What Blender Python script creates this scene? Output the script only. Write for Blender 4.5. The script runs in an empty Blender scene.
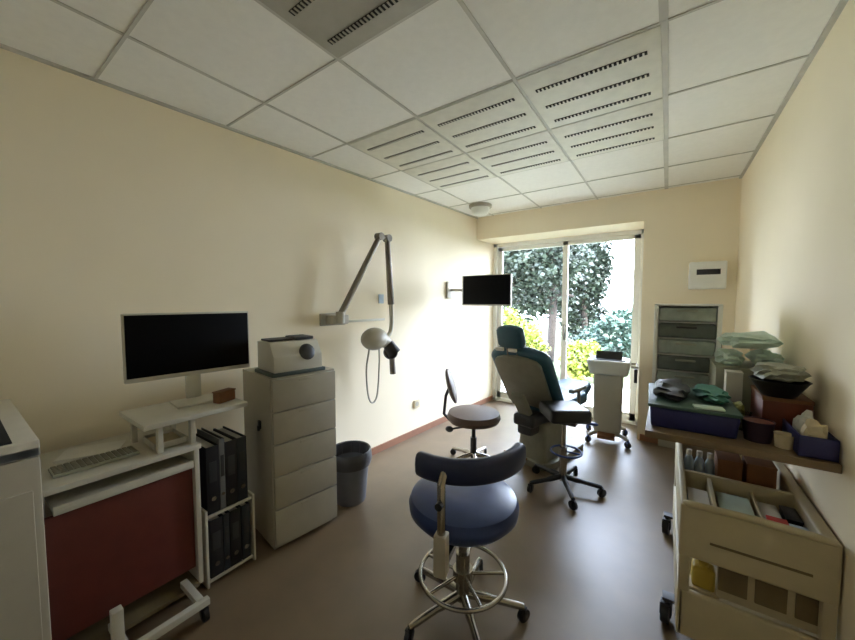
import bpy, bmesh, math, random
from mathutils import Vector, Matrix, Euler
random.seed(7)
PI = math.pi
R = math.radians
scn = bpy.context.scene
COL = scn.collection

# ---------------------------------------------------------------- materials
def lin(c):
    return tuple(((v / 255) / 12.92 if v / 255 <= .04045 else ((v / 255 + .055) / 1.055) ** 2.4) for v in c)

MATS = {}
def mat(name, rgb, rough=.5, metal=0, var=.06, scale=14, bump=0, bscale=60, spec=.5, trans=0):
    """a Principled material whose colour wanders a little with object-space noise"""
    if name in MATS: return MATS[name]
    m = bpy.data.materials.new(name); m.use_nodes = True
    nt = m.node_tree; b = nt.nodes['Principled BSDF']
    c = lin(rgb)
    tc = nt.nodes.new('ShaderNodeTexCoord')
    n = nt.nodes.new('ShaderNodeTexNoise'); n.inputs['Scale'].default_value = scale; n.inputs['Detail'].default_value = 4
    r = nt.nodes.new('ShaderNodeValToRGB')
    r.color_ramp.elements[0].position = .3; r.color_ramp.elements[1].position = .7
    r.color_ramp.elements[0].color = tuple(v * (1 - var) for v in c) + (1,)
    r.color_ramp.elements[1].color = tuple(min(1, v * (1 + var)) for v in c) + (1,)
    nt.links.new(tc.outputs['Object'], n.inputs['Vector'])
    nt.links.new(n.outputs['Fac'], r.inputs['Fac'])
    nt.links.new(r.outputs['Color'], b.inputs['Base Color'])
    b.inputs['Roughness'].default_value = rough
    b.inputs['Metallic'].default_value = metal
    b.inputs['Specular IOR Level'].default_value = spec
    if trans: b.inputs['Transmission Weight'].default_value = trans
    if bump:
        n2 = nt.nodes.new('ShaderNodeTexNoise'); n2.inputs['Scale'].default_value = bscale
        bp = nt.nodes.new('ShaderNodeBump'); bp.inputs['Strength'].default_value = bump; bp.inputs['Distance'].default_value = .01
        nt.links.new(tc.outputs['Object'], n2.inputs['Vector'])
        nt.links.new(n2.outputs['Fac'], bp.inputs['Height'])
        nt.links.new(bp.outputs['Normal'], b.inputs['Normal'])
    MATS[name] = m
    return m

def glass_mat(name, tint, gloss=.06):
    m = bpy.data.materials.new(name); m.use_nodes = True
    nt = m.node_tree; nt.nodes.clear()
    out = nt.nodes.new('ShaderNodeOutputMaterial')
    tr = nt.nodes.new('ShaderNodeBsdfTransparent'); tr.inputs['Color'].default_value = tint + (1,)
    gl = nt.nodes.new('ShaderNodeBsdfGlossy'); gl.inputs['Roughness'].default_value = .02
    fr = nt.nodes.new('ShaderNodeFresnel'); fr.inputs['IOR'].default_value = 1.3
    mx = nt.nodes.new('ShaderNodeMixShader')
    nt.links.new(fr.outputs[0], mx.inputs[0]); nt.links.new(tr.outputs[0], mx.inputs[1]); nt.links.new(gl.outputs[0], mx.inputs[2])
    nt.links.new(mx.outputs[0], out.inputs[0])
    return m

M_wall = mat('cream_paint', (245, 233, 207), .75, var=.015, scale=3, bump=.04, bscale=220)
M_ceil = mat('mineral_tile', (240, 238, 230), .9, var=.02, scale=30, bump=.05, bscale=300)
M_grid = mat('ceiling_grid', (196, 193, 182), .6)
M_floor = mat('brown_vinyl', (117, 98, 73), .42, var=.10, scale=5, bump=.015, bscale=30, spec=1)
M_base = mat('baseboard_brown', (150, 104, 78), .5)
M_white = mat('white_laminate', (200, 196, 182), .45, var=.03)
M_offw = mat('grey_white_steel', (170, 164, 148), .45, var=.03)
M_frame = mat('white_window_frame', (232, 232, 226), .4, var=.02)
M_black = mat('black_plastic', (16, 16, 18), .4)
M_screen = mat('screen_glass', (6, 6, 8), .6, spec=.12)
M_dark = mat('dark_grey_plastic', (52, 52, 54), .5)
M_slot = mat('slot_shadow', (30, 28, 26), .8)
M_red = mat('red_brown_panel', (98, 42, 32), .5, var=.1)
M_chrome = mat('brushed_steel', (168, 164, 156), .25, metal=1)
M_alu = mat('arm_grey', (126, 120, 110), .45, metal=.3)
M_navy = mat('navy_vinyl', (44, 62, 112), .36, var=.08)
M_navyd = mat('navy_plastic', (40, 42, 98), .4)
M_brownv = mat('brown_vinyl_seat', (92, 72, 60), .5)
M_teal = mat('teal_upholstery', (40, 82, 98), .42, var=.1)
M_shell = mat('grey_shell', (132, 130, 114), .5, var=.08)
M_bluep = mat('blue_castor', (42, 68, 132), .45)
M_beige = mat('beige_plastic', (192, 181, 150), .5, var=.04)
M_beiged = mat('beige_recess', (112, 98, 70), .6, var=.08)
M_yel = mat('yellow_plastic', (186, 160, 60), .5)
M_redp = mat('red_card', (192, 44, 40), .5)
M_card = mat('brown_card', (120, 78, 44), .7, var=.12)
M_amber = mat('amber_brown', (110, 52, 30), .5, var=.15)
M_purple = mat('dark_purple', (46, 26, 46), .5)
M_mint = mat('mint_pouch', (194, 214, 202), .5, var=.1)
M_greyp = mat('grey_green_card', (156, 158, 142), .6, var=.08)
M_tealc = mat('teal_cloth', (70, 128, 112), .7, var=.15)
M_paper = mat('paper_white', (216, 214, 206), .8, var=.03)
M_paperc = mat('paper_cream', (214, 200, 168), .8, var=.06)
M_draw = mat('smoky_drawer', (160, 170, 160), .35, var=.18, scale=22)
M_drawd = mat('smoky_drawer_dark', (98, 106, 100), .35, var=.18, scale=22)
M_orange = mat('orange_packet', (214, 150, 60), .6, var=.2)
M_lblue = mat('pale_blue_card', (176, 196, 214), .6)
M_bin = mat('bin_liner', (70, 70, 74), .35, bump=.5, bscale=25)
M_worktop = mat('worktop_taupe', (122, 104, 80), .4, var=.08)
M_lid = mat('lid_green', (62, 92, 82), .5)
M_grass = mat('lawn_green', (66, 74, 44), .9, var=.25, scale=8)
M_patio = mat('pale_paving', (190, 188, 180), .8, var=.08, scale=6)
M_bark = mat('bark', (44, 36, 30), .9, var=.3, scale=20)
M_leafd = mat('leaf_dark', (27, 38, 25), .6, var=.5, scale=3)
M_leafb = mat('leaf_blue_green', (54, 74, 62), .6, var=.35, scale=3)
M_leafy = mat('leaf_yellow_green', (116, 126, 44), .6, var=.3, scale=3)
M_leafm = mat('leaf_mid', (46, 60, 38), .6, var=.4, scale=3)
M_glass = glass_mat('window_glass', (.94, .97, .96))
M_clear = glass_mat('clear_plastic', (.86, .88, .86))

# ---------------------------------------------------------------- mesh builder
class B:
    def __init__(s): s.bm = bmesh.new()
    def _xf(s, vs, c, rot):
        m = Matrix.Translation(Vector(c))
        if rot is not None: m = m @ Euler(rot).to_matrix().to_4x4()
        bmesh.ops.transform(s.bm, matrix=m, verts=vs)
    def box(s, c, d, bev=.004, rot=None, seg=2, taper=None):
        t = bmesh.new()
        bmesh.ops.create_cube(t, size=1)
        for v in t.verts:
            k = 1
            if taper is not None and v.co.z < 0: k = taper
            v.co = Vector((v.co.x * d[0] * k, v.co.y * d[1] * k, v.co.z * d[2]))
        bev = min(bev, min(d) * .45)
        if bev > 0: bmesh.ops.bevel(t, geom=t.edges[:], offset=bev, segments=seg, affect='EDGES', profile=.6)
        s._merge(t, c, rot); return s
    def _merge(s, t, c=(0, 0, 0), rot=None):
        me = bpy.data.meshes.new('tmp'); t.to_mesh(me); t.free()
        n0 = len(s.bm.verts)
        s.bm.from_mesh(me); bpy.data.meshes.remove(me)
        s.bm.verts.ensure_lookup_table()
        s._xf(s.bm.verts[n0:], c, rot)
    def cyl(s, p0, p1, r0, r1=None, n=20):
        r1 = r0 if r1 is None else r1
        p0, p1 = Vector(p0), Vector(p1); a = p1 - p0
        t = bmesh.new()
        bmesh.ops.create_cone(t, cap_ends=True, segments=n, radius1=r0, radius2=r1, depth=a.length)
        q = a.to_track_quat('Z', 'Y').to_matrix().to_4x4()
        bmesh.ops.transform(t, matrix=Matrix.Translation((p0 + p1) / 2) @ q, verts=t.verts)
        s._merge(t); return s
    def tube(s, pts, r, n=10, closed=False):
        pts = [Vector(p) for p in pts]; N = len(pts)
        rings = []; up = None
        rr = r if isinstance(r, (list, tuple)) else [r] * N
        for i, p in enumerate(pts):
            if closed: d = pts[(i + 1) % N] - pts[i - 1]
            else: d = pts[min(i + 1, N - 1)] - pts[max(i - 1, 0)]
            d.normalize()
            if up is None:
                up = Vector((0, 0, 1)) if abs(d.z) < .9 else Vector((1, 0, 0))
            u = (up - d * up.dot(d)).normalized(); w = d.cross(u); up = u
            rings.append([s.bm.verts.new(p + (u * math.cos(2 * PI * k / n) + w * math.sin(2 * PI * k / n)) * rr[i]) for k in range(n)])
        for i in range(N if closed else N - 1):
            a, b = rings[i], rings[(i + 1) % N]
            for k in range(n): s.bm.faces.new((a[k], a[(k + 1) % n], b[(k + 1) % n], b[k]))
        if not closed:
            s.bm.faces.new(rings[0][::-1]); s.bm.faces.new(rings[-1])
        return s
    def lathe(s, prof, c=(0, 0, 0), n=36, rot=None, sx=1, sy=1):
        t = bmesh.new(); rings = []
        for r, z in prof:
            if r < 1e-5: rings.append([t.verts.new((0, 0, z))])
            else: rings.append([t.verts.new((r * sx * math.cos(2 * PI * k / n), r * sy * math.sin(2 * PI * k / n), z)) for k in range(n)])
        for a, b in zip(rings, rings[1:]):
            for k in range(n):
                k2 = (k + 1) % n
                if len(a) == 1 and len(b) == 1: continue
                if len(a) == 1: t.faces.new((a[0], b[k], b[k2]))
                elif len(b) == 1: t.faces.new((a[k], b[0], a[k2]))
                else: t.faces.new((a[k], b[k], b[k2], a[k2]))
        bmesh.ops.recalc_face_normals(t, faces=t.faces)
        s._merge(t, c, rot); return s
    def ell(s, c, r, rot=None, n=20):
        t = bmesh.new(); bmesh.ops.create_uvsphere(t, u_segments=n, v_segments=n // 2 + 2, radius=1)
        for v in t.verts: v.co = Vector((v.co.x * r[0], v.co.y * r[1], v.co.z * r[2]))
        s._merge(t, c, rot); return s
    def prism(s, pts, z0, z1, bev=0, c=(0, 0, 0), rot=None):
        """polygon in local XY lifted from z0 to z1"""
        t = bmesh.new()
        a = [t.verts.new((x, y, z0)) for x, y in pts]; b = [t.verts.new((x, y, z1)) for x, y in pts]
        n = len(pts)
        t.faces.new(a[::-1]); t.faces.new(b)
        for k in range(n): t.faces.new((a[k], a[(k + 1) % n], b[(k + 1) % n], b[k]))
        bmesh.ops.recalc_face_normals(t, faces=t.faces)
        if bev: bmesh.ops.bevel(t, geom=t.edges[:], offset=bev, segments=2, affect='EDGES', profile=.6)
        s._merge(t, c, rot); return s
    def tray(s, c, d, wall=.006, bev=.003):
        """an open-topped box: floor and four sides; c is the centre of its bottom"""
        x, y, z = c; w, l, h = d
        s.box((x, y, z + wall / 2), (w, l, wall), bev)
        for sx in (-1, 1): s.box((x + sx * (w - wall) / 2, y, z + h / 2), (wall, l, h), bev)
        for sy in (-1, 1): s.box((x, y + sy * (l - wall) / 2, z + h / 2), (w, wall, h), bev)
        return s
    def build(s, name, m, parent=None, loc=None, rotz=0, smooth=True):
        me = bpy.data.meshes.new(name); s.bm.normal_update(); s.bm.to_mesh(me); s.bm.free()
        if smooth:
            me.polygons.foreach_set('use_smooth', [True] * len(me.polygons))
            me.set_sharp_from_angle(angle=R(38))
        me.materials.append(m); me.update()
        o = bpy.data.objects.new(name, me); COL.objects.link(o)
        if parent: o.parent = parent
        if loc is not None: o.location = loc
        o.rotation_euler.z = rotz
        return o

def tag(o, label, cat, group=None, kind=None):
    o['label'] = label; o['category'] = cat
    if group: o['group'] = group
    if kind: o['kind'] = kind
    return o
def thing(name, label, cat, loc=(0, 0, 0), rz=0, group=None):
    o = bpy.data.objects.new(name, None); COL.objects.link(o)
    o.location = loc; o.rotation_euler = (0, 0, rz); o.empty_display_size = .05
    return tag(o, label, cat, group)
def struct(o, label, cat):
    o['kind'] = 'structure'; o['label'] = label; o['category'] = cat
    return o
def dup(root, name=None):
    r = root.copy(); COL.objects.link(r)
    for ch in list(root.children):
        c = ch.copy(); COL.objects.link(c); c.parent = r
        for g in ch.children:
            d = g.copy(); COL.objects.link(d); d.parent = c
    return r
def smoothpath(pts, k=8):
    """Catmull-Rom through pts"""
    P = [Vector(p) for p in pts]; P = [P[0] * 2 - P[1]] + P + [P[-1] * 2 - P[-2]]
    out = []
    for i in range(1, len(P) - 2):
        a, b, c, d = P[i - 1:i + 3]
        for j in range(k):
            t = j / k
            out.append(.5 * ((2 * b) + (c - a) * t + (2 * a - 5 * b + 4 * c - d) * t * t + (3 * b - a - 3 * c + d) * t ** 3))
    out.append(P[-2]); return out

# ---------------------------------------------------------------- room shell
HC = 2.55
BACK, GLZ = 4.15, 4.66            # face of the back wall, plane of the glazed door
OUT = 4.78
REAR = -1.3
RX = .5                           # right wall
def lx(y): return -2.404 + .07 * y  # the left wall runs slightly askew

b = B(); b.prism([(lx(REAR) - .1, REAR - .1), (RX + .1, REAR - .1), (RX + .1, OUT), (lx(OUT) - .1, OUT)], -.12, 0)
struct(b.build('floor', M_floor, smooth=False), 'brown vinyl floor with a cool sheen from the window', 'floor')
b = B(); b.prism([(lx(REAR) - .1, REAR - .1), (RX + .1, REAR - .1), (RX + .1, OUT + .1), (lx(OUT) - .1, OUT + .1)], HC, HC + .3)
ceiling = struct(b.build('ceiling', M_ceil, smooth=False), 'suspended ceiling of pale square tiles', 'ceiling')
b = B(); b.prism([(lx(REAR), REAR), (lx(OUT), OUT), (lx(OUT) - .2, OUT), (lx(REAR) - .2, REAR)], 0, HC)
struct(b.build('wall_left', M_wall, smooth=False), 'long cream wall on the left carrying the swing arm', 'wall')
b = B(); b.prism([(RX, REAR), (RX + .2, REAR), (RX + .2, OUT), (RX, OUT)], 0, HC)
struct(b.build('wall_right', M_wall, smooth=False), 'cream wall on the right above the worktop', 'wall')
JX = -.225
b = B()
b.prism([(JX, BACK), (RX, BACK), (RX, OUT), (JX, OUT)], 0, HC)
b.prism([(lx(BACK), BACK), (JX, BACK), (JX, OUT), (lx(OUT), OUT)], 2.262, HC)
struct(b.build('wall_back', M_wall, smooth=False), 'cream end wall around the glazed garden door', 'wall')
b = B(); b.prism([(lx(REAR) - .1, REAR - .15), (RX + .1, REAR - .15), (RX + .1, REAR), (lx(REAR) - .1, REAR)], 0, HC)
struct(b.build('wall_rear', M_wall, smooth=False), 'cream wall behind the camera', 'wall')
b = B(); y0, y1 = REAR, GLZ - .03
b.prism([(lx(y0), y0), (lx(y1), y1), (lx(y1) + .014, y1), (lx(y0) + .014, y0)], 0, .065)
struct(b.build('baseboard_left', M_base, smooth=False), 'thin brown skirting along the left wall', 'baseboard')
b = B(); b.box((.15, BACK - .007, .0325), (.7, .014, .065), 0)
struct(b.build('baseboard_back', M_base, smooth=False), 'thin brown skirting on the end wall under the worktop', 'baseboard')

# ceiling grid of T-bars
GX = [-1.875, -1.265, -.66, -.05]
GY = [-.70, -.10, .495, 1.092, 1.69, 2.288, 2.885, 3.483, 4.08]
b = B(); th = .004
for x in GX: b.box((x, (REAR + BACK) / 2, HC - th / 2), (.03 if x == GX[-1] else .016, BACK - REAR, th), 0)
for y in GY: b.box(((lx(y) + RX) / 2, y, HC - th / 2 - .0005), (RX - lx(y), .012, th), 0)
for y0, y1 in ((REAR, BACK),):
    b.prism([(lx(y0), y0), (lx(y1), y1), (lx(y1) + .02, y1), (lx(y0) + .02, y0)], HC - .012, HC)
b.box((RX - .01, (REAR + BACK) / 2, HC - .006), (.02, BACK - REAR, .012), 0)
struct(b.build('trim_1', M_grid, smooth=False), 'thin grey metal grid between the ceiling tiles', 'ceiling grid')

# ---------------------------------------------------------------- glazed garden door
WL, WR, WT = lx(GLZ), JX, 2.262
b = B(); fw = .05
b.box((WL + fw / 2, GLZ, WT / 2), (fw, .09, WT), .004); b.box((WR - fw / 2, GLZ, WT / 2), (fw, .09, WT), .004)
b.box(((WL + WR) / 2, GLZ, WT - .025), (WR - WL, .09, .05), .004); b.box(((WL + WR) / 2, GLZ, .02), (WR - WL, .09, .04), .004)
win = struct(b.build('window_1', M_frame), 'white framed two-leaf glazed door to the garden', 'glazed door')
MX = -1.09
def leaf(x0, x1, y):
    b = B(); s = .065
    for x in (x0 + s / 2, x1 - s / 2): b.box((x, y, 1.125), (s, .04, 2.17), .004)
    b.box(((x0 + x1) / 2, y, 2.185), (x1 - x0, .04, .05), .004); b.box(((x0 + x1) / 2, y, .085), (x1 - x0, .04, .09), .004)
    f = b.build('sash', M_frame, win)
    b = B(); b.box(((x0 + x1) / 2, y, 1.14), (x1 - x0 - 2 * s + .01, .008, 2.05), 0)
    b.build('pane', M_glass, f, smooth=False)
    return f
leaf(WL + fw, MX + .02, GLZ + .022); f2 = leaf(MX - .035, WR - fw, GLZ - .022)
b = B(); b.box((MX + .0, GLZ - .062, 1.05), (.02, .02, .16), .006); b.box((MX, GLZ - .05, 1.05), (.03, .015, .2), .004)
b.build('handle', M_chrome, f2)

# ---------------------------------------------------------------- ceiling vents
def vent(i, j, rows, frame_m, label):
    x0, x1, y0, y1 = GX[i], GX[i + 1], GY[j], GY[j + 1]
    cx, cy = (x0 + x1) / 2, (y0 + y1) / 2
    t = thing('ceiling_vent', label, 'vent', (cx, cy, HC), group='slotted ceiling panels')
    b = B(); b.box((0, 0, -.004), (x1 - x0 - .02, y1 - y0 - .016, .008), .002)
    b.build('panel', frame_m, t)
    for r in rows:
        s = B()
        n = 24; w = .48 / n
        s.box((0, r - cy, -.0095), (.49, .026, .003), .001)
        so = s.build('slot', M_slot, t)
        q = B()
        for k in range(n): q.box((-.24 + w * (k + .5), r - cy, -.0125), (w * .38, .024, .003), 0)
        q.build('fins', frame_m, so, smooth=False)
    return t
M_vp = mat('vent_panel', (222, 220, 206), .6)
M_vg = mat('vent_panel_grey', (168, 164, 150), .6)
where = ['leftmost column by the left wall', 'middle column', 'rightmost column']
for i in range(3):
    vent(i, 4, (1.84, 2.02, 2.20), M_vp, f'slotted ceiling panel, front row with the darkest slots, {where[i]}')
    vent(i, 5, (2.45, 2.63, 2.81), M_vp, f'slotted ceiling panel, back row nearer the window, {where[i]}')
vent(1, 2, (.64, .82, 1.00), M_vg, 'grey slotted ceiling panel alone at the top edge, with wide black slots')

# round ceiling fixture near the window corner
t = thing('ceiling_lamp', 'round white ceiling fixture with grey rim near the window corner', 'ceiling lamp', (-1.80, 3.62, HC))
b = B(); b.lathe([(0, 0), (.125, 0), (.13, -.006), (.13, -.03), (.12, -.036), (0, -.036)]); b.build('rim', mat('rim_grey', (176, 172, 160), .5), t)
b = B(); b.lathe([(.105, -.036), (.1, -.075), (.085, -.105), (.05, -.122), (0, -.126)]); b.build('dome', M_frame, t)

# ---------------------------------------------------------------- swing-arm X-ray unit on the left wall
def wx(y, d): return lx(y) + d
t = thing('xray_unit', 'wall-mounted grey folding swing arm with pale X-ray head and dark cone', 'x-ray unit', (0, 0, 0))
b = B(); y = 1.86
b.box((wx(y, .015), y, 1.30), (.03, .24, .10), .008, rot=(0, 0, -R(4)))
b.box((wx(y, .07), y + .0, 1.30), (.10, .16, .075), .012, rot=(0, 0, -R(4)))
b.build('wall_bracket', M_offw, t)
b = B(); b.box((wx(2.2, .008), 2.2, 1.275), (.014, .5, .02), .003, rot=(0, 0, -R(4))); b.build('cable_rail', M_white, t)
p_b = Vector((wx(1.86, .13), 1.84, 1.335)); p_e1 = Vector((-2.04, 2.19, 2.0)); p_e2 = Vector((-2.04, 2.29, 2.0)); p_h = Vector((-2.04, 2.345, 1.25))
b = B(); b.cyl(p_b - Vector((0, 0, .06)), p_b + Vector((0, 0, .03)), .035); b.build('swivel', M_offw, t)
b = B(); b.tube([p_b, p_e1], [.027, .023], n=12); b.build('lower_arm', M_alu, t)
b = B(); b.cyl(p_e1 - Vector((.03, 0, 0)), p_e1 + Vector((.03, 0, 0)), .032); b.cyl(p_e2 - Vector((.03, 0, 0)), p_e2 + Vector((.03, 0, 0)), .032); b.tube([p_e1, p_e2], .022)
b.build('elbow', M_alu, t)
b = B(); b.tube([p_e2, (-2.04, 2.335, 1.42)], [.024, .03], n=12); b.build('upper_arm', M_alu, t)
b = B(); b.tube([(-2.04, 2.335, 1.43), (-2.04, 2.345, 1.25)], .02); b.tube(smoothpath([(-2.04, 2.345, 1.27), (-2.05, 2.34, 1.18), (-2.05, 2.29, 1.13), (-2.05, 2.22, 1.12)], 5), .02)
b.build('yoke', M_white, t)
b = B(); b.ell((-2.06, 2.14, 1.125), (.095, .135, .098)); b.cyl((-2.06, 2.2, 1.125), (-2.06, 2.29, 1.08), .07, .055); head = b.build('tube_head', M_offw, t)
b = B(); b.cyl((-2.04, 2.29, 1.07), (-2.0, 2.33, 0.98), .05, .062); b.lathe([(0, -.02), (.06, -.02), (.066, 0), (.06, .02), (0, .02)], (-2.03, 2.315, .99), rot=(R(40), R(70), 0)); b.build('collimator', M_black, t)
b = B(); b.tube([(-2.03, 2.33, .97), (-2.03, 2.345, .79)], [.024, .028]); b.build('cone', M_alu, t)
b = B(); b.tube(smoothpath([(-2.1, 2.12, 1.05), (-2.12, 2.1, .85), (-2.13, 2.13, .62), (-2.13, 2.18, .545), (-2.13, 2.24, .60), (-2.12, 2.26, .85), (-2.1, 2.24, 1.06)], 8), .0075, n=8); b.build('cable', M_offw, t)
# little card and socket on the left wall
b = B(); b.box((0, 0, 0), (.008, .06, .085), .002); tag(b.build('wall_card', M_lblue, None, (wx(2.41, .006), 2.41, 1.47), -R(4)), 'small pale blue card stuck on the wall beside the swing arm', 'card')
t = thing('wall_socket', 'small white wall socket low on the left wall above the skirting', 'socket', (wx(2.92, .008), 2.92, .34), -R(4))
b = B(); b.box((0, 0, 0), (.012, .085, .085), .003); b.build('plate', M_paperc, t)
b = B(); b.cyl((.004, 0, 0), (.0075, 0, 0), .026); b.build('recess', M_offw, t)

# wall-mounted screen
t = thing('wall_monitor', 'small black flat screen on a wall bracket near the window', 'monitor', (-1.615, 3.4, 1.565))
b = B(); b.box((0, 0, 0), (.575, .035, .335), .006); b.build('casing', M_white, t)
b = B(); b.box((.006, -.0195, .004), (.55, .006, .31), .002); b.build('screen', M_screen, t)
b = B(); b.box((0, .03, 0), (.14, .03, .14), .004); b.tube([(0, .05, 0), (-.2, .14, .01), (-.535, .13, .015)], .018); b.build('bracket_arm', M_offw, t)
b = B(); b.box((wx(3.53, .012) + 1.615, .13, .015), (.024, .14, .2), .004, rot=(0, 0, -R(4))); b.build('wall_plate', M_offw, t)

# ---------------------------------------------------------------- left side: white cabinet, computer desk
t = thing('steel_cabinet', 'pale cabinet at far left edge with dark slot in its top', 'cabinet', (0, 0, 0))
b = B(); b.box((-1.97, -.28, .49), (.78, .88, .96), .012); b.build('body', M_offw, t)
b = B(); b.tray((-1.97, -.28, .972), (.78, .88, .03), .05, .004); b.build('top_rim', M_white, t)
b = B(); b.box((-1.90, .085, 1.0235), (.60, .045, .006), .001); b.build('slot', M_slot, t)
b = B(); b.box((-1.576, -.28, .47), (.008, .84, .8), .004); d = b.build('door', M_offw, t)
b = B(); b.tube([(-1.57, -.62, .5), (-1.55, -.62, .52), (-1.55, -.62, .66), (-1.57, -.62, .68)], .006); b.build('handle', M_chrome, d)
b = B()
for sx in (-2.3, -1.66):
    for sy in (-.68, .1): b.cyl((sx, sy, 0), (sx, sy, .02), .02)
b.build('feet', M_black, t)

t = thing('computer_desk', 'white computer trolley with red-brown front panel and low castor bar', 'desk', (0, 0, 0))
y0, y1, fx, bx = .185, .70, -1.855, -2.33
b = B(); b.box(((fx + bx) / 2, (y0 + y1) / 2, .74), (fx - bx, y1 - y0 + .02, .024), .004); b.build('desktop', M_white, t)
b = B(); b.box(((fx + bx) / 2 - .06, y0 + .009, .39), (fx - bx - .12, .018, .68), .003); b.build('side_panel', M_white, t)
b = B(); b.box(((fx + bx) / 2, y1 - .012, .39), (fx - bx, .022, .68), .003); b.build('side_panel', M_white, t)
b = B(); b.box((fx - .10, (y0 + y1) / 2, .655), (.2, y1 - y0 - .05, .016), .003); b.box((fx - .012, (y0 + y1) / 2, .66), (.02, y1 - y0 - .05, .035), .003); b.build('keyboard_shelf', M_white, t)
b = B(); b.box((fx - .03, (y0 + y1) / 2 - .013, .385), (.018, y1 - y0 - .026, .50), .002); b.build('front_panel', M_red, t)
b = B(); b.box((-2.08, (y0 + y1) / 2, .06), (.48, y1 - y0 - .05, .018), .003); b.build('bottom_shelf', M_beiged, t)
b = B(); b.box((-1.68, .485, .085), (.03, .33, .03), .004); b.box((-1.78, .62, .085), (.2, .03, .03), .004); b.box((-1.78, .36, .085), (.2, .03, .03), .004)
b.box((-1.68, .335, .175), (.035, .035, .21), .004); b.build('base_bar', M_white, t)
def castor(parent, x, y, r=.03, name='castor', m=M_black, z=0, ang=0):
    b = B(); dx, dy = math.cos(ang), math.sin(ang)
    b.cyl((x, y, z + r * 1.2), (x, y, z + r * 2.45), r * .25); b.box((x, y, z + r * 1.95), (r * .9, r * .9, r * .35), r * .12)
    for s in (-1, 1): b.box((x - dy * s * r * .42, y + dx * s * r * .42, z + r * 1.35), (r * .7, r * .14, r * 1.2), r * .05, rot=(0, 0, ang))
    c = b.build(name, m, parent)
    b = B(); b.cyl((x - dy * r * .32, y + dx * r * .32, z + r), (x + dy * r * .32, y - dx * r * .32, z + r), r, n=18)
    b.build('wheel', M_black, c); return c
castor(t, -1.68, .63, .03); castor(t, -1.68, .35, .03); castor(t, -2.25, .66, .024); castor(t, -2.25, .26, .024)

t = thing('keyboard', 'grey computer keyboard lying on the white desk', 'keyboard', (-2.0, .36, .752), R(90))
b = B(); b.box((0, 0, .008), (.27, .11, .014), .004); b.build('case', M_greyp, t)
b = B()
for r in range(5):
    for k in range(14): b.box((-.122 + k * .0187, -.04 + r * .02, .0175), (.015, .016, .005), .0015, seg=1)
b.build('keys', M_shell, t)
b = B()
for k in range(5): b.box((random.uniform(-.004, .004), random.uniform(-.004, .004), .001 + k * .0012), (.21, .15, .001), 0, rot=(0, 0, R(random.uniform(-6, 6))))
tag(b.build('paper_stack', M_paper, None, (-2.17, .38, .752), R(70)), 'loose white papers behind the keyboard on the desk', 'papers')
t = thing('desk_tray', 'shallow white tray on the desk beside the monitor shelf', 'tray', (-2.02, .612, .753), R(88))
b = B(); b.tray((0, 0, 0), (.13, .18, .03), .006); b.build('shell', M_white, t)
b = B(); b.box((0, 0, .012), (.112, .162, .008), .002); b.build('liner', M_paperc, t)

# monitor shelf and black monitor
t = thing('monitor_shelf', 'white raised shelf under the black computer monitor', 'shelf', (0, 0, 0))
b = B(); b.box((-2.02, .71, .895), (.36, .45, .024), .004); b.build('shelf_board', M_white, t)
for x in (-1.895, -2.14):
    for y in (.555 if x > -2 else .525, .686):
        b = B(); b.box((x, y, .8185), (.028, .022, .131), .003); b.build('leg', M_white, t)
t = thing('computer_monitor', 'large black computer monitor with white rim and stand by the left wall', 'monitor', (-2.07, .772, .907), -R(5))
b = B(); b.box((-.012, 0, .315), (.03, .57, .335), .006); b.build('casing', M_white, t)
b = B(); b.box((.005, 0, .322), (.006, .555, .304), .002); b.build('screen', M_screen, t)
b = B(); b.box((-.03, 0, .13), (.02, .07, .22), .004); b.build('stand', M_white, t)
b = B(); b.box((0, 0, .006), (.16, .2, .012), .005); b.build('base', M_white, t)
b = B(); b.box((0, 0, .03), (.05, .1, .055), .008); b.box((0, 0, .06), (.054, .104, .008), .003)
tag(b.build('small_box', M_card, None, (-1.94, .86, .908), .3), 'small brown box on the monitor shelf beneath the screen', 'box')

# binder shelf right of the desk
t = thing('binder_shelf', 'white open two-tier shelf full of dark binders beside the desk', 'shelf', (0, 0, 0))
X0, X1, Y0, Y1 = -2.2, -1.85, .712, .94
b = B(); b.box(((X0 + X1) / 2, Y0 + .006, .2), (.35, .012, .4), .002); b.build('side', M_white, t)
b = B(); b.box(((X0 + X1) / 2, Y1 + .014, .19), (.35, .012, .38), .002); b.build('side', M_white, t)
for z in (.03, .365):
    b = B(); b.box(((X0 + X1) / 2, (Y0 + Y1) / 2 + .006, z), (.35, .222, .014), .002); b.build('shelf_board', M_white, t)
b = B(); b.box((X0 + .005, (Y0 + Y1) / 2, .2), (.01, .22, .36), .001); b.build('back', M_white, t)
def binder(y, z, w, h, m, label, lean=0):
    t = thing('ring_binder', label, 'binder', (X1 - .005, y, z), 0, 'binders on the white shelf')
    t.rotation_euler = (lean, 0, 0)
    b = B()
    b.box((-.13, -w / 2 + .002, h / 2), (.26, .004, h), .001); b.box((-.13, w / 2 - .002, h / 2), (.26, .004, h), .001); b.box((-.003, 0, h / 2), (.006, w, h), .002)
    b.build('cover', m, t)
    b = B(); b.box((-.135, 0, h / 2), (.24, w - .012, h - .02), .001); b.build('pages', M_paper, t)
    b = B(); b.cyl((-.0005, 0, h * .22), (.003, 0, h * .22), min(.012, w * .3), n=14); b.build('finger_ring', M_chrome, t)
    b = B(); b.box((.0005, 0, h * .62), (.003, w * .6, h * .3), .0005); b.build('spine_card', M_dark, t)
M_bg = mat('binder_grey', (120, 122, 124), .5); M_bk = mat('binder_black', (26, 26, 30), .5); M_bb = mat('binder_slate', (40, 45, 52), .5)
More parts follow.
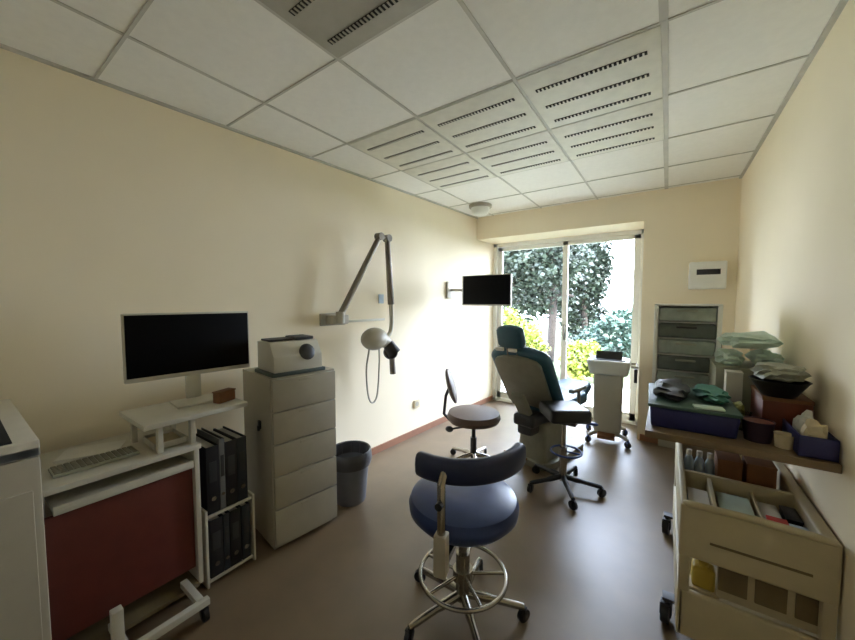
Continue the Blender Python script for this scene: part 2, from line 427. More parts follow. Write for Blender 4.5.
for k, (w, m, lab) in enumerate([(.06, M_bk, 'wide black binder on the upper tier next to the desk side'), (.026, M_bg, 'slim grey binder on the upper tier between black ones'),
        (.058, M_bk, 'wide black binder in the middle of the upper tier'), (.05, M_bb, 'slate binder at the right end of the upper tier')]):
    binder([.757, .802, .846, .902][k], .374, w, .345 if k != 1 else .37, m, lab)
for k, (w, m, lab) in enumerate([(.062, M_bk, 'black binder at the left end of the lower tier'), (.03, M_bb, 'slim slate binder second from left on the lower tier'),
        (.055, M_bk, 'black binder third from left on the lower tier'), (.045, M_bb, 'slate binder at the right end of the lower tier')]):
    binder([.763, .812, .857, .912][k], .039, w, .30, m, lab)

# ---------------------------------------------------------------- drawer cabinet, device, bin
t = thing('filing_cabinet', 'tall pale grey five-drawer filing cabinet against the left wall', 'filing cabinet', (-1.768, 1.243, 0), -R(8))
D, W, Hh = .42, .41, 1.015
b = B(); b.box((-D / 2 - .012, 0, .025 + (Hh - .025) / 2), (D, W, Hh - .025), .005); b.box((-D / 2 - .02, 0, .0125), (D - .04, W - .03, .025), 0); b.build('body', M_offw, t)
z = .035; hs = [.22, .192, .187, .187, .187]
for k, h in enumerate(hs):
    b = B(); b.box((-.002, 0, z + h / 2), (.02, W - .012, h - .007), .004); d = b.build('drawer', M_offw, t)
    b = B(); b.box((.0085, 0, z + h - .02), (.006, .09, .014), .002); b.build('handle', mat('handle_grey', (170, 164, 148), .4), d)
    z += h
b = B(); b.box((-.16, -W / 2 - .006, .72), (.03, .012, .05), .004); b.box((-.16, -W / 2 - .012, .70), (.018, .012, .03), .003); b.build('side_hook', M_black, t)

t = thing('tabletop_device', 'compact white tabletop device with dark round dial on the filing cabinet', 'device', (-1.905, 1.235, 1.016), -R(8))
b = B(); b.box((0, 0, .012), (.26, .33, .022), .005); b.build('foot_tray', mat('dark_teal', (66, 80, 78), .5), t)
b = B(); b.prism([(-.12, 0), (.12, 0), (.115, .09), (.06, .17), (-.12, .17)], -.15, .15, .008, (0, 0, .022), (R(90), 0, 0)); b.build('housing', M_white, t)
b = B(); b.box((-.04, -.05, .2), (.12, .17, .012), .004); b.build('lid', M_dark, t)
b = B(); b.box((-.02, .07, .205), (.14, .12, .02), .006); b.build('paper_slot', M_dark, t)
b = B(); b.lathe([(0, 0), (.048, 0), (.05, .006), (.04, .012), (.018, .016), (0, .016)], (.103, .055, .125), rot=(0, R(72), 0)); b.build('dial', M_dark, t)

t = thing('waste_bin', 'dark grey waste bin with liner beside the filing cabinet', 'bin', (-1.865, 1.675, 0))
b = B(); b.lathe([(0, 0), (.105, 0), (.11, .01), (.14, .365), (.135, .365), (.104, .012), (0, .012)]); b.build('body', mat('bin_grey', (112, 114, 124), .45), t)
b = B(); b.lathe([(.128, .29), (.135, .37), (.146, .376), (.153, .366), (.158, .31), (.148, .27), (.151, .31), (.147, .36)], n=48); b.build('liner', M_bin, t)

# ---------------------------------------------------------------- stools
def star_base(t, r, n, zc, m, cr, a0, cm=M_black):
    for k in range(n):
        a = a0 + 2 * PI * k / n; dx, dy = math.cos(a), math.sin(a)
        b = B(); b.tube(smoothpath([(dx * .02, dy * .02, zc + .03), (dx * r * .5, dy * r * .5, zc + .015), (dx * r, dy * r, cr * 2.3)], 5), [.02] * 5 + [.016] * 5 + [.013], n=10)
        b.build('leg', m, t)
        castor(t, dx * r, dy * r, cr, m=cm, ang=a + .6)
# blue assistant stool (front)
t = thing('dental_stool', 'navy blue assistant stool with wrap-round backrest and chrome foot ring in front', 'stool', (-.735, 1.33, 0))
b = B(); b.lathe([(0, .47), (.17, .47), (.215, .483), (.243, .515), (.247, .545), (.235, .575), (.2, .592), (.1, .60), (0, .60)], n=48); b.build('seat', M_navy, t)
b = B(); b.lathe([(0, .45), (.15, .45), (.15, .47), (0, .47)]); b.build('seat_plate', M_dark, t)
b = B(); b.cyl((0, 0, .08), (0, 0, .30), .032); b.cyl((0, 0, .30), (0, 0, .45), .02); b.build('column', M_chrome, t)
a0, a1 = R(-110), R(12)
def arcpad(r, z0, z1, th, n=26):
    b = B(); rings = []
    for i in range(n + 1):
        u = i / n; a = a0 + (a1 - a0) * u
        e = min(1, math.sin(PI * min(max(u, .0), 1)) * 6 + .25) if (u < .06 or u > .94) else 1
        rr = r + (.015 if 0 else 0); zc = (z0 + z1) / 2 + .02 * u; hz = (z1 - z0) / 2 * e; ht = th / 2 * e
        ring = []
        for k in range(14):
            q = 2 * PI * k / 14
            ca, sa = math.cos(q), math.sin(q)
            oz = hz * math.copysign(abs(sa) ** .6, sa); orr = ht * math.copysign(abs(ca) ** .7, ca)
            ring.append(b.bm.verts.new(((rr + orr) * math.cos(a), (rr + orr) * math.sin(a), zc + oz)))
        rings.append(ring)
    for A, C in zip(rings, rings[1:]):
        for k in range(14): b.bm.faces.new((A[k], A[(k + 1) % 14], C[(k + 1) % 14], C[k]))
    b.bm.faces.new(rings[0][::-1]); b.bm.faces.new(rings[-1])
    bmesh.ops.recalc_face_normals(b.bm, faces=b.bm.faces)
    return b
arcpad(.25, .745, .845, .055).build('backrest', mat('navy_dark', (28, 38, 74), .36), t)
ap = R(-77); dx, dy = math.cos(ap), math.sin(ap)
b = B(); b.tube([(dx * .1, dy * .1, .44), (dx * .26, dy * .26, .44), (dx * .295, dy * .295, .47), (dx * .295, dy * .295, .77), (dx * .265, dy * .265, .80)], .016)
b.build('backrest_post', M_chrome, t)
b = B(); b.box((dx * .295, dy * .295, .50), (.05, .05, .16), .008, rot=(0, 0, ap)); b.build('post_sleeve', M_offw, t)
b = B(); b.cyl((dx * .31, dy * .31, .70), (dx * .33, dy * .33, .70), .014); b.build('adjusting_knob', M_black, t)
b = B(); b.tube([(.195 * math.cos(k * PI / 24), .195 * math.sin(k * PI / 24), .20) for k in range(48)], .0095, n=10, closed=True)
for k in range(5):
    a = R(35) + 2 * PI * k / 5; b.tube([(.03 * math.cos(a), .03 * math.sin(a), .20), (.195 * math.cos(a), .195 * math.sin(a), .20)], .008)
b.lathe([(.03, .175), (.045, .175), (.045, .225), (.03, .225)]); b.build('foot_ring', M_chrome, t)
star_base(t, .275, 5, .075, M_chrome, .03, R(28))

# brown stool with a backrest
t = thing('brown_stool', 'small brown stool with upright backrest beside the dental chair', 'stool', (-1.37, 2.66, 0), R(0))
b = B(); b.lathe([(0, .40), (.17, .39), (.215, .40), (.235, .435), (.22, .475), (.12, .49), (0, .492)], n=40); b.build('seat', M_brownv, t)
b = B(); b.lathe([(0, .37), (.13, .37), (.14, .40), (0, .40)]); b.build('seat_plate', M_dark, t)
b = B(); b.ell((0, 0, 0), (.035, .15, .16), rot=(0, R(-16), R(28))); bk = b.build('backrest', M_brownv, t, (-.20, -.05, .69))
b = B(); b.tube([(-.03, 0, .385), (-.21, -.06, .38), (-.262, -.075, .43), (-.245, -.07, .60), (-.215, -.055, .68)], .014); b.build('backrest_post', M_dark, t)
b = B(); b.tube([(.02, -.1, .385), (-.1, -.22, .37)], .008); b.ell((-.11, -.23, .37), (.035, .03, .025)); b.build('lever', M_dark, t)
b = B(); b.cyl((0, 0, .07), (0, 0, .25), .028); b.cyl((0, 0, .25), (0, 0, .38), .018); b.build('column', M_dark, t)
star_base(t, .26, 5, .07, M_chrome, .027, R(20))

# black stool
t = thing('black_stool', 'black operator stool on five-star base beside the dental chair', 'stool', (-.625, 2.71, 0))
b = B(); b.box((0, 0, .605), (.30, .30, .10), .035, seg=4, rot=(0, 0, .6)); b.build('seat', M_black, t)
b = B(); b.box((0, 0, .545), (.2, .16, .035), .006); b.build('seat_plate', M_dark, t)
b = B(); b.cyl((0, 0, .07), (0, 0, .33), .028); b.cyl((0, 0, .33), (0, 0, .53), .017); b.build('column', M_chrome, t)
b = B(); b.tube([(.05, 0, .535), (.19, .06, .53)], .008); b.ell((.2, .065, .53), (.03, .02, .012)); b.build('lever', M_bluep, t)
b = B(); b.tube([(.11 * math.cos(k * PI / 12) + .02, .11 * math.sin(k * PI / 12), .30) for k in range(24)], .008, closed=True); b.tube([(.03, 0, .3), (.13, 0, .3)], .007); b.build('foot_ring', M_bluep, t)
star_base(t, .27, 5, .07, M_black, .032, R(-62))

# ---------------------------------------------------------------- dental chair
t = thing('dental_chair', 'teal dental patient chair seen from behind, facing the window', 'dental chair', (-.92, 3.1, 0), -R(12))
b = B(); b.prism([(-.13, -.2), (.13, -.2), (.19, -.1), (.19, .5), (.13, .6), (-.13, .6), (-.19, .5), (-.19, -.1)], 0, .06, .015); b.build('base_plate', M_shell, t)
b = B(); b.box((0, .03, .21), (.24, .34, .34), .04, seg=3, taper=1.15); b.build('pedestal', M_shell, t)
b = B(); b.box((0, -.05, .43), (.2, .5, .1), .03, seg=3); b.box((0, -.2, .40), (.14, .16, .2), .03); b.build('lift_frame', M_dark, t)
def cushion(pts, th, c, rot, m, name, bev=.035):
    b = B(); b.prism(pts, -th / 2, th / 2, 0)
    bm = b.bm
    bmesh.ops.bevel(bm, geom=[e for e in bm.edges], offset=bev, segments=4, affect='EDGES', profile=.5)
    bmesh.ops.transform(bm, matrix=Matrix.Translation(c) @ Euler(rot).to_matrix().to_4x4(), verts=bm.verts)
    return b.build(name, m, t)
def rr(w0, w1, y0, y1, n=6):
    """outline with width w0 at y0, w1 at y1, rounded ends"""
    out = []
    for k in range(n + 1):
        a = PI + PI * k / n; out.append((w0 * math.cos(a), y0 + .35 * w0 * math.sin(a)))
    for k in range(n + 1):
        a = PI * k / n; out.append((w1 * math.cos(a), y1 + .35 * w1 * math.sin(a)))
    return out
cushion(rr(.26, .25, -.08, .42), .10, (0, 0, .54), (0, 0, 0), M_teal, 'seat')
cushion(rr(.22, .15, .0, .30), .09, (0, .45, .55), (R(4), 0, 0), M_teal, 'leg_rest')
ang = R(180 - 52)
cushion(rr(.27, .275, .02, .50), .09, (0, -.10, .57), (R(122), 0, 0), M_teal, 'backrest')
# rigid shell on the rear of the backrest
b = B(); b.prism(rr(.215, .215, .03, .47), -.015, .015, .006, (0, -.155, .54), (R(122), 0, 0)); b.build('back_shell', M_shell, t)
b = B(); b.box((0, -.32, .58), (.12, .05, .26), .02, rot=(R(36), 0, 0)); b.build('back_strut', M_shell, t)
cushion(rr(.12, .115, .0, .12), .09, (-.03, -.43, 1.10), (R(108), 0, 0), M_teal, 'headrest', .03)
b = B(); b.tube([(-.07, -.42, 1.0), (-.07, -.45, 1.12)], .01); b.tube([(.02, -.42, 1.0), (.02, -.45, 1.12)], .01); b.build('headrest_bar', M_chrome, t)
for s in (-1, 1):
    b = B(); b.box((s * .06 - .03, -.515, 1.06), (.075, .02, .028), .006, rot=(R(20), 0, 0)); b.build('clip', M_paper, t)
for s in (-1, 1):
    b = B(); b.box((s * .29, .10, .69), (.05, .26, .035), .016, seg=3); b.tube([(s * .29, .12, .68), (s * .29, .12, .56), (s * .22, .12, .52)], .015); b.build('armrest', M_shell, t)
b = B(); b.tube([(-.02, -.18, .05), (-.04, -.26, .09), (-.12, -.29, .09), (-.2, -.26, .09), (-.16, -.15, .05)], .01); b.build('foot_control', M_card, t)

# ---------------------------------------------------------------- white scanner trolley by the door
t = thing('scanner_trolley', 'white pedestal trolley with dark top screen and blue castors at the glazed door', 'trolley', (-.485, 3.98, 0), R(4))
b = B(); b.box((0, 0, .41), (.27, .24, .60), .03, seg=3, taper=.95); b.build('column', M_offw, t)
b = B(); b.box((0, 0, .775), (.40, .34, .15), .03, seg=3, taper=.86); b.build('head', M_white, t)
b = B(); b.box((.0, -.04, .89), (.24, .02, .09), .004, rot=(R(-38), 0, 0)); b.box((0, .0, .853), (.3, .24, .012), .004); b.build('screen', M_black, t)
b = B(); b.tube([(.2, -.1, .80), (.25, -.12, .80), (.25, .1, .80), (.2, .1, .80)], .011); b.build('handle', M_offw, t)
b = B(); b.box((.24, -.02, .70), (.03, .05, .14), .008); b.build('holder', M_dark, t)
b = B(); b.box((0, 0, .10), (.24, .22, .05), .01); b.build('base_hub', M_offw, t)
for k in range(4):
    a = R(45 + 90 * k + 5); dx, dy = math.cos(a), math.sin(a)
    b = B(); b.tube([(dx * .08, dy * .08, .10), (dx * .2, dy * .2, .09), (dx * .25, dy * .25, .075)], [.022, .018, .016]); b.build('leg', M_offw, t)
    castor(t, dx * .25, dy * .25, .032, m=M_bluep, ang=a)
b = B(); b.box((0, -.16, .085), (.16, .08, .04), .01, rot=(R(12), 0, 0)); b.build('pedal', M_card, t)

# ---------------------------------------------------------------- worktop along the right wall
t = thing('worktop', 'long taupe worktop fixed along the right wall under boxes and trays', 'worktop', (0, 0, 0))
b = B(); b.box((.215, 2.92, .885), (.56, 2.42, .03), .004); b.build('top', M_worktop, t)
b = B(); b.box((.22, 4.09, .435), (.52, .02, .87), .002); b.build('end_panel', M_offw, t)
for y in (2.75, 3.4):
    b = B(); b.prism([(.49, .86), (.12, .86), (.49, .55)], -.012, .012, 0, (0, y, 0), (R(90), 0, 0)); b.build('bracket', M_offw, t, smooth=False)

# drawer tower
t = thing('drawer_tower', 'white drawer tower with smoky grey-green drawers on the worktop', 'drawer tower', (.095, 2.75, .901))
W, D, Hh = .33, .30, .53
b = B()
for s in (-1, 1): b.box((s * (W / 2 - .011), 0, Hh / 2), (.022, D, Hh), .003)
b.box((0, 0, Hh - .006), (W, D, .012), .003); b.box((0, 0, .006), (W, D, .012), .003); b.box((0, D / 2 - .004, Hh / 2), (W, .008, Hh), .002)
for k in range(1, 5): b.box((0, 0, .012 + k * .1012), (W - .02, D - .02, .006), .001)
b.build('frame', M_frame, t)
for k in range(5):
    b = B(); b.tray((0, -.005, .02 + k * .1012), (W - .05, D - .02, .082), .005, .002); dr = b.build('drawer', M_drawd if k in (1, 3) else M_draw, t)
    b = B(); b.box((0, -D / 2 - .006, .02 + k * .1012 + .065), (.1, .016, .012), .004); b.build('handle', M_dark if k == 3 else M_greyp, dr)

# dispenser on the end wall
t = thing('towel_dispenser', 'white paper dispenser with dark slot on the end wall', 'dispenser', (.285, BACK - .06, 1.685))
b = B(); b.box((0, 0, 0), (.27, .12, .25), .015, seg=3); b.build('housing', M_frame, t)
b = B(); b.box((.005, -.06, .03), (.17, .006, .05), .003); b.build('slot', M_dark, t)
b = B(); b.box((0, .0595, 0), (.22, .001, .2), 0); b.build('wall_mount', M_offw, t)

# things on the worktop
t = thing('navy_crate', 'navy plastic crate with green lid at the front left of the worktop', 'crate', (.09, 1.99, .901), R(2))
b = B(); b.box((0, 0, .045), (.30, .44, .09), .012, seg=3, taper=.95); b.build('shell', M_navyd, t)
b = B(); b.box((0, 0, .097), (.312, .452, .014), .005); b.build('lid', M_lid, t)
def crumple(c, d, seedv, m, name, label, cat, rz=0, sub=3):
    random.seed(seedv); b = B()
    t_ = bmesh.new(); bmesh.ops.create_icosphere(t_, subdivisions=sub, radius=1)
    for v in t_.verts:
        n = v.co.normalized(); k = 1 + .22 * math.sin(5.1 * n.x + seedv) * math.cos(4.3 * n.y) + .12 * math.sin(11 * n.y + 7 * n.z + seedv) + random.uniform(-.05, .05)
        q = Vector((math.copysign(abs(n.x) ** .7, n.x) * d[0] / 2 * k, math.copysign(abs(n.y) ** .7, n.y) * d[1] / 2 * k, n.z * d[2] / 2 * k))
        if q.z < -d[2] * .42: q.z = -d[2] * .42
        v.co = q + Vector((0, 0, d[2] * .42))
    b._merge(t_)
    o = b.build(name, m, None, c, rz)
    return tag(o, label, cat)
crumple((.02, 1.99, 1.006), (.13, .31, .06), 3, M_dark, 'folded_cloth', 'dark folded cloth on the lid of the navy crate', 'cloth')
crumple((.172, 2.0, 1.006), (.10, .26, .055), 5, M_tealc, 'folded_cloth', 'teal folded cloth on the right of the crate lid', 'cloth', .2)
b = B(); b.box((0, 0, .004), (.1, .05, .008), .003); tag(b.build('mint_card', M_mint, None, (.15, 1.812, 1.005), .1), 'thin mint card lying at the front of the crate lid', 'card')
t = thing('carton', 'grey-green carton behind the black bowl holding up the pouches', 'box', (.345, 2.43, .901))
b = B(); b.box((0, 0, .105), (.27, .31, .21), .004); b.build('body', M_greyp, t)
b = B(); b.box((0, 0, .213), (.274, .314, .006), .001); b.build('lid', M_greyp, t)
names = ['flat mint sterilisation pouches heaped at left on the carton', 'mint pouch bundle at right on the carton against the wall', 'grey-green pouch bundle lying across the black bowl']
crumple((.275, 2.43, 1.118), (.11, .27, .075), 11, M_mint, 'pouch_bundle', names[0], 'pouches')
crumple((.415, 2.43, 1.118), (.11, .27, .085), 15, M_mint, 'pouch_bundle', names[1], 'pouches')
crumple((.35, 2.40, 1.213), (.21, .27, .08), 19, M_mint, 'pouch_bundle', 'pale mint pouch bundle lying on top of the two lower bundles', 'pouches')
crumple((.385, 2.0, 1.127), (.145, .2, .065), 17, M_greyp, 'pouch_bundle', names[2], 'pouches', .1)
t = thing('small_carton', 'small white carton standing in front of the grey-green carton', 'box', (.2735, 2.225, .901))
b = B(); b.box((0, 0, .1), (.062, .07, .2), .004); b.build('body', M_paper, t)
b = B(); b.box((0, 0, .203), (.064, .073, .006), .001); b.build('lid', M_paper, t)
t = thing('box_file', 'dark grey upright box file between drawer tower and cream storage box', 'box file', (.29, 3.4, .901))
b = B(); b.box((0, 0, .14), (.08, .24, .28), .004); b.build('case', M_dark, t)
b = B(); b.box((0, -.1215, .17), (.05, .003, .09), .0005); b.build('spine_card', M_paperc, t)
t = thing('storage_box', 'cream storage box near the end wall with orange packet on top', 'box', (.41, 3.4, .901))
b = B(); b.box((0, 0, .12), (.15, .26, .24), .004); b.build('body', M_paperc, t)
b = B(); b.box((0, 0, .25), (.156, .266, .02), .003); b.build('lid', M_paperc, t)
crumple((.41, 3.36, 1.162), (.11, .2, .05), 21, M_orange, 'packet', 'orange crumpled packet on the cream storage box', 'packet')
# brown box with the bowl on it
t = thing('brown_box', 'reddish brown box under the black bowl on the worktop', 'box', (.405, 2.06, .901))
b = B(); b.box((0, 0, .07), (.145, .24, .14), .004); b.build('body', M_amber, t)
b = B(); b.box((0, 0, .148), (.15, .245, .016), .003); b.build('lid', M_card, t)
b = B(); b.lathe([(0, 0), (.05, 0), (.055, .006), (.088, .06), (.094, .066), (.09, .068), (.084, .06), (.05, .01), (0, .01)], n=40)
tag(b.build('black_bowl', M_black, None, (.385, 1.985, 1.058)), 'wide black bowl standing on the reddish brown box', 'bowl')
t = thing('purple_tub', 'dark purple tub in front of the brown box at the worktop edge', 'tub', (.305, 1.835, .901))
b = B(); b.lathe([(0, 0), (.04, 0), (.048, .075), (.05, .08), (.045, .08), (.037, .006), (0, .006)]); b.build('shell', M_purple, t)
b = B(); b.lathe([(0, .07), (.0445, .07), (.0445, .076), (0, .074)]); b.build('filling', M_amber, t)
b = B(); b.lathe([(0, 0), (.022, 0), (.03, .075), (.032, .077), (.028, .075), (.02, .003), (0, .003)])
tag(b.build('plastic_cup', M_clear, None, (.275, 1.955, .901)), 'small clear plastic cup behind the purple tub', 'cup')
b = B(); b.lathe([(0, 0), (.024, 0), (.028, .05), (.03, .052), (.026, .05), (.022, .004), (0, .004)])
tag(b.build('paper_cup', M_paperc, None, (.372, 1.80, .901)), 'cream paper cup between purple tub and navy box', 'cup')
crumple((.275, 2.075, .905), (.045, .1, .09), 31, mat('lime_packet', (170, 172, 110), .6), 'packet', 'yellowish green packet between the navy crate and brown box', 'packet')
t = thing('navy_box', 'navy open box filled with white paper at the right wall', 'box', (.443, 1.84, .901))
b = B(); b.tray((0, 0, 0), (.098, .22, .075), .006, .003); b.build('shell', M_navyd, t)
for k, (y, r_) in enumerate(((1.79, 41), (1.875, 45))):
    crumple((.443, y, .909), (.06, .066, .12), r_, M_paper if k else M_paperc, 'paper_wad', ['cream crumpled paper at the near end of the navy box', 'white crumpled paper at the far end of the navy box'][k], 'paper')

# ---------------------------------------------------------------- beige utility cart under the worktop
t = thing('utility_cart', 'beige plastic utility cart with divided top tray parked under the worktop', 'cart', (0, 0, 0))
CX0, CX1, CY0, CY1 = .065, .494, 1.655, 2.62
cx, cy, cw, cl = (CX0 + CX1) / 2, (CY0 + CY1) / 2, CX1 - CX0, CY1 - CY0
b = B()
b.box((cx, CY0 + .015, .545), (cw, .03, .21), .01, seg=3)                     # near face of the upper tray
b.box((cx, CY1 - .015, .545), (cw, .03, .21), .01, seg=3)
b.box((CX0 + .012, cy, .545), (.024, cl, .21), .008, seg=3); b.box((CX1 - .02, cy, .545), (.04, cl, .21), .012, seg=3)
b.box((cx, cy, .47), (cw - .02, cl - .02, .02), .003)
b.box((cx, 2.03, .585), (cw - .03, .024, .11), .008)                            # bulkhead behind the bins
b.build('upper_tray', M_beige, t)
b = B(); b.box((CX0 + .115, 1.85, .585), (.014, .35, .09), .004); b.build('divider', M_beige, t)
b = B(); b.box((.326, 1.85, .575), (.008, .35, .07), .003); b.build('divider', M_beige, t)
b = B(); b.tube(smoothpath([(CX0 + .02, CY0 + .02, .645), (CX0 + .04, CY0 + .005, .655), (cx, CY0 + .004, .66), (CX1 - .04, CY0 + .005, .655), (CX1 - .02, CY0 + .02, .645)], 8), .013); b.build('rim', M_beige, t)
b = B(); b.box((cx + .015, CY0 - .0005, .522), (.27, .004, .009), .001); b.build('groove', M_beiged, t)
for x in (CX0 + .02, CX1 - .02):
    for y in (CY0 + .02, CY1 - .02): b = B(); b.box((x, y, .37), (.036, .036, .16), .006); b.build('upright', M_beige, t)
b = B(); b.box((.335, CY0 + .05, .37), (.29, .012, .155), .004); b.build('middle_panel', M_beige, t)
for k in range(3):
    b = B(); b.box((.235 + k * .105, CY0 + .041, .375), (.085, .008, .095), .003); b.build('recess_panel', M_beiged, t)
b = B(); b.box((cx, CY0 + .012, .205), (cw, .024, .19), .01, seg=3); b.box((cx, CY1 - .012, .205), (cw, .024, .19), .01)
for x in (CX0 + .012, CX1 - .012): b.box((x, cy, .205), (.024, cl, .19), .008)
b.box((cx, cy, .125), (cw - .02, cl - .02, .02), .003); b.build('lower_tray', M_beige, t)
for y in (1.83, 2.55):
    for x in (.035, .45): castor(t, x, y, .045, m=M_dark, ang=R(80))
    b = B(); b.box((.25, y, .118), (.46, .05, .014), .003); b.build('axle_bar', M_dark, t)
b = B(); b.box((0, 0, .04), (.075, .06, .085), .012, seg=3); b.lathe([(0, .083), (.018, .083), (.018, .1), (0, .1)])
tag(b.build('yellow_tub', M_yel, None, (.152, 1.752, .287)), 'yellow tub tucked in the lower opening of the beige cart', 'tub')
b = B(); b.box((.152, 1.752, .2785), (.1, .075, .014), .003); b.box((.152, 1.752, .204), (.09, .065, .136), .003)
tag(b.build('beige_carton', M_paperc, None), 'cream carton under the yellow tub in the cart', 'box')
Z = .482
def small(name, label, cat, c, d, m, lid=None, rz=0, z=Z):
    t = thing(name, label, cat, (c[0], c[1], z), rz)
    b = B(); b.box((0, 0, d[2] / 2), d, .003); b.build('body', m, t)
    b = B(); b.box((0, 0, d[2] + .004), (d[0] + .003, d[1] + .003, .008), .0015); b.build('lid', lid or m, t)
small('white_box', 'white box in the narrow left bin of the cart tray', 'box', (.131, 1.80, 0), (.068, .2, .125), M_lblue, M_paper)
small('glove_box', 'long grey-green box in the cart tray left of the red box', 'box', (.253, 1.83, 0), (.105, .24, .115), M_greyp, M_mint)
small('red_box', 'red box in the middle of the cart tray', 'box', (.363, 1.755, 0), (.055, .09, .135), M_redp)
small('white_carton', 'white carton directly behind the red box in the cart tray', 'box', (.363, 1.90, 0), (.055, .12, .11), M_paper)
small('grey_box', 'dark grey box at the right end of the cart tray', 'box', (.424, 1.765, 0), (.045, .09, .12), M_dark, M_lblue)
small('black_case', 'black case behind the grey box in the cart tray', 'case', (.424, 1.90, 0), (.045, .11, .12), M_black)
small('brown_carton', 'brown carton at left on the rear of the cart', 'box', (.265, 2.2, 0), (.09, .14, .20), M_card)
small('brown_carton', 'brown carton at right on the rear of the cart', 'box', (.375, 2.2, 0), (.10, .14, .205), M_card)
for k, (x, lab) in enumerate(((.113, 'white capped bottle nearest the left edge on the cart rear'), (.155, 'white capped bottle in the middle of three on the cart rear'), (.1965, 'white capped bottle next to the brown cartons on the cart rear'))):
    t = thing('plastic_bottle', lab, 'bottle', (x, 2.19, Z), 0, 'bottles on the rear of the cart')
    b = B(); b.lathe([(0, 0), (.018, 0), (.02, .004), (.02, .15), (.012, .175), (.009, .18), (0, .18)], n=20); b.build('body', M_lblue, t)
    b = B(); b.lathe([(.011, .178), (.012, .18), (.012, .205), (0, .206)], n=16); b.build('cap', M_paper, t)

# ---------------------------------------------------------------- garden
b = B(); b.box((-1.2, 5.68, -.06), (9, 1.8, .08), 0); struct(b.build('patio', M_patio, smooth=False), 'pale paving outside the glazed door', 'paving')
b = B(); b.box((-3, 16.6, -.075), (40, 20, .08), 0); struct(b.build('lawn', M_grass, smooth=False), 'sunlit lawn beyond the paving', 'lawn')
def leaves(c, r, n, size, m, name, parent=None, seedv=1, hole=.35):
    """a shell of small bent leaves clustered into boughs"""
    random.seed(seedv); b = B(); bm = b.bm
    boughs = []
    for k in range(max(6, n // 130)):
        while True:
            p = Vector((random.uniform(-1, 1), random.uniform(-1, 1), random.uniform(-1, 1)))
            if hole < p.length < 1: break
        boughs.append(p)
    for i in range(n):
        q = random.choice(boughs); s = .3
        p = q + Vector((random.gauss(0, s * .5), random.gauss(0, s * .5), random.gauss(0, s * .4)))
        p = Vector((c[0] + p.x * r[0], c[1] + p.y * r[1], c[2] + p.z * r[2]))
        if p.z < .02: p.z = random.uniform(.02, .2)
        rot = Euler((random.uniform(-1.1, 1.1), random.uniform(-1.1, 1.1), random.uniform(0, 2 * PI))).to_matrix()
        L = size * random.uniform(.7, 1.4); w = L * .42
        vs = [bm.verts.new(p + rot @ Vector(v)) for v in ((0, 0, 0), (w, L * .5, L * .1), (0, L, 0), (-w, L * .5, L * .1))]
        bm.faces.new((vs[0], vs[1], vs[2])); bm.faces.new((vs[0], vs[2], vs[3]))
    return b.build(name, m, parent, smooth=False)
def tree(loc, label, m, crown_c, crown_r, n, size, trunk_pts, tr, branches, seedv):
    t = thing('garden_tree', label, 'tree', loc)
    b = B(); b.tube(smoothpath(trunk_pts, 5), tr, n=12); b.build('trunk', M_bark, t)
    for br in branches:
        b = B(); b.tube(smoothpath(br, 5), [.06 - .035 * i / 10 for i in range((len(br) - 1) * 5 + 1)], n=9); b.build('branch', M_bark, t)
    leaves(crown_c, crown_r, n, size, m, 'crown', t, seedv)
tree((-2.35, 8.6, 0), 'dark leafy tree with horizontal branch outside the left door leaf', M_leafd, (-.45, .2, 2.4), (1.2, 1.0, 1.15), 11000, .115,
     [(0, 0, -.05), (.05, 0, 1.2), (.0, 0, 2.4), (-.1, 0, 3.2)], .10, [[(.03, 0, 1.55), (-.3, -.2, 1.75), (-.9, -.3, 1.85)], [(.03, 0, 1.5), (.3, -.1, 1.6), (.55, -.15, 1.56)]], 3)
tree((-2.05, 11.4, 0), 'dark green tree behind the centre post of the glazed door', M_leafd, (-.3, .2, 2.3), (.78, .8, 1.7), 9000, .125,
     [(0, 0, -.05), (-.05, 0, 1.0), (-.1, 0, 2.2), (-.1, 0, 3.4)], .09, [[(-.05, 0, 1.3), (-.4, -.1, 1.7), (-.7, -.2, 2.0)]], 5)
tree((-5.8, 15, 0), 'grey-green tree far behind the dark leafy tree', M_leafm, (-.2, 0, 2.0), (1.9, 1.3, 1.8), 6000, .14,
     [(0, 0, -.05), (0, 0, 1.2), (.1, 0, 2.4), (.1, 0, 3.6)], .12, [[(0, 0, 1.4), (.4, -.2, 2.0), (.8, -.3, 2.5)]], 9)
def bush(loc, label, m, r, n, size, seedv):
    t = thing('garden_shrub', label, 'shrub', loc)
    b = B()
    for k in range(5):
        a = k * 1.26; b.tube([(0, 0, -.05), (.3 * r[0] * math.cos(a), .3 * r[1] * math.sin(a), r[2] * .9)], [.02, .008], n=7)
    b.build('stems', M_bark, t)
    leaves((0, 0, r[2]), r, n, size, m, 'foliage', t, seedv, .2)
bush((-.75, 8.3, 0), 'blue-green bushy shrub below the white sky in the right door leaf', M_leafb, (.85, .6, .62), 5000, .085, 21)
bush((-.1, 11.2, 0), 'mid green shrub at the right behind the blue-green shrub', M_leafm, (.8, .6, .72), 3500, .10, 22)
bush((-2.42, 6.6, 0), 'bright yellow-green shrub showing above the dental chair headrest', M_leafy, (.50, .34, .66), 3200, .07, 23)
bush((-1.3, 6.75, 0), 'low yellow-green shrub between dental chair and scanner trolley', M_leafy, (.36, .32, .36), 2400, .075, 24)
bush((-2.4, 13.15, 0), 'low dark shrub behind the yellow-green shrubs', M_leafd, (.9, .3, .75), 3500, .10, 25)

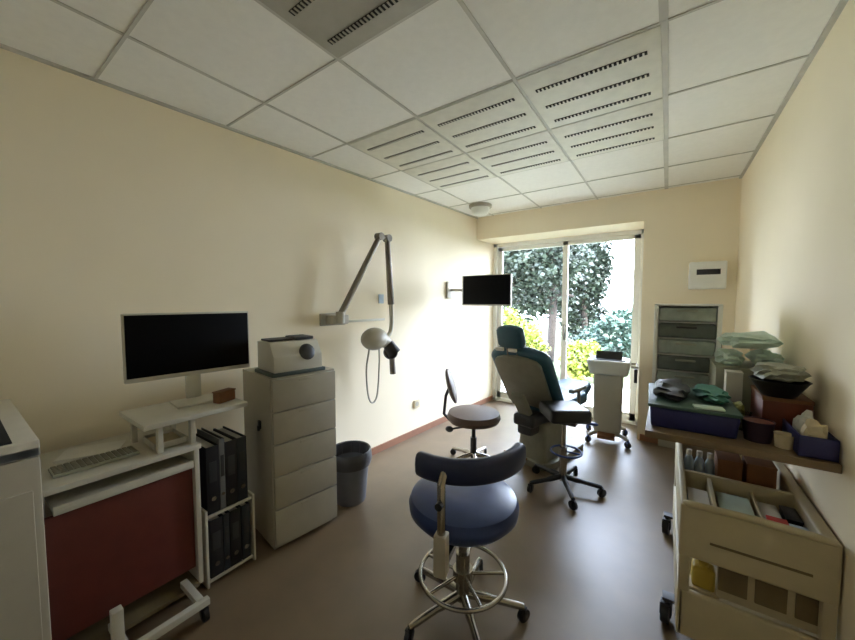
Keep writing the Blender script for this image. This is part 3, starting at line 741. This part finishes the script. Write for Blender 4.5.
# ---------------------------------------------------------------- light
w = bpy.data.worlds.new('sky'); scn.world = w; w.use_nodes = True
nt = w.node_tree; bg = nt.nodes['Background']
tc = nt.nodes.new('ShaderNodeTexCoord'); sep = nt.nodes.new('ShaderNodeSeparateXYZ'); rp = nt.nodes.new('ShaderNodeValToRGB')
rp.color_ramp.elements[0].position = .0; rp.color_ramp.elements[0].color = (.79, .84, 1, 1)
rp.color_ramp.elements[1].position = .8; rp.color_ramp.elements[1].color = (.66, .74, 1, 1)
nt.links.new(tc.outputs['Generated'], sep.inputs[0]); nt.links.new(sep.outputs['Z'], rp.inputs[0]); nt.links.new(rp.outputs[0], bg.inputs['Color'])
bg.inputs['Strength'].default_value = 22.0
sl = bpy.data.lights.new('sun', 'SUN'); sl.energy = 14.0; sl.angle = R(.6); sl.color = (1, .95, .85)
so = bpy.data.objects.new('sun', sl); COL.objects.link(so)
so.rotation_euler = Vector((-.75, .12, -.65)).to_track_quat('-Z', 'Y').to_euler()
pl = bpy.data.lights.new('daylight_portal', 'AREA'); pl.shape = 'RECTANGLE'; pl.size = WR - WL; pl.size_y = WT; pl.cycles.is_portal = True
po = bpy.data.objects.new('daylight_portal', pl); COL.objects.link(po); po.location = ((WL + WR) / 2, OUT + .02, WT / 2)
po.rotation_euler = Vector((0, -1, 0)).to_track_quat('-Z', 'Z').to_euler()

# ---------------------------------------------------------------- camera
F = 342.6
yaw = math.atan2(668 - 427.5, F); pitch = math.atan2(19, F)
fwd = Vector((-math.sin(yaw) * math.cos(pitch), math.cos(yaw) * math.cos(pitch), -math.sin(pitch)))
rgt = Vector((math.cos(yaw), math.sin(yaw), 0)); up = rgt.cross(fwd)
cd = bpy.data.cameras.new('camera'); cd.sensor_width = 36; cd.lens = F / 855 * 36; cd.clip_start = .02; cd.clip_end = 200
co = bpy.data.objects.new('camera', cd); COL.objects.link(co)
co.matrix_world = Matrix(((rgt.x, up.x, -fwd.x, 0), (rgt.y, up.y, -fwd.y, 0), (rgt.z, up.z, -fwd.z, 1.45), (0, 0, 0, 1)))
scn.camera = co
scn.cycles.max_bounces = 10; scn.cycles.diffuse_bounces = 7; scn.cycles.transparent_max_bounces = 12
vs = scn.view_settings
vs.view_transform = 'Standard'; vs.look = 'None'; vs.gamma = 1; vs.use_curve_mapping = False; vs.exposure = .8
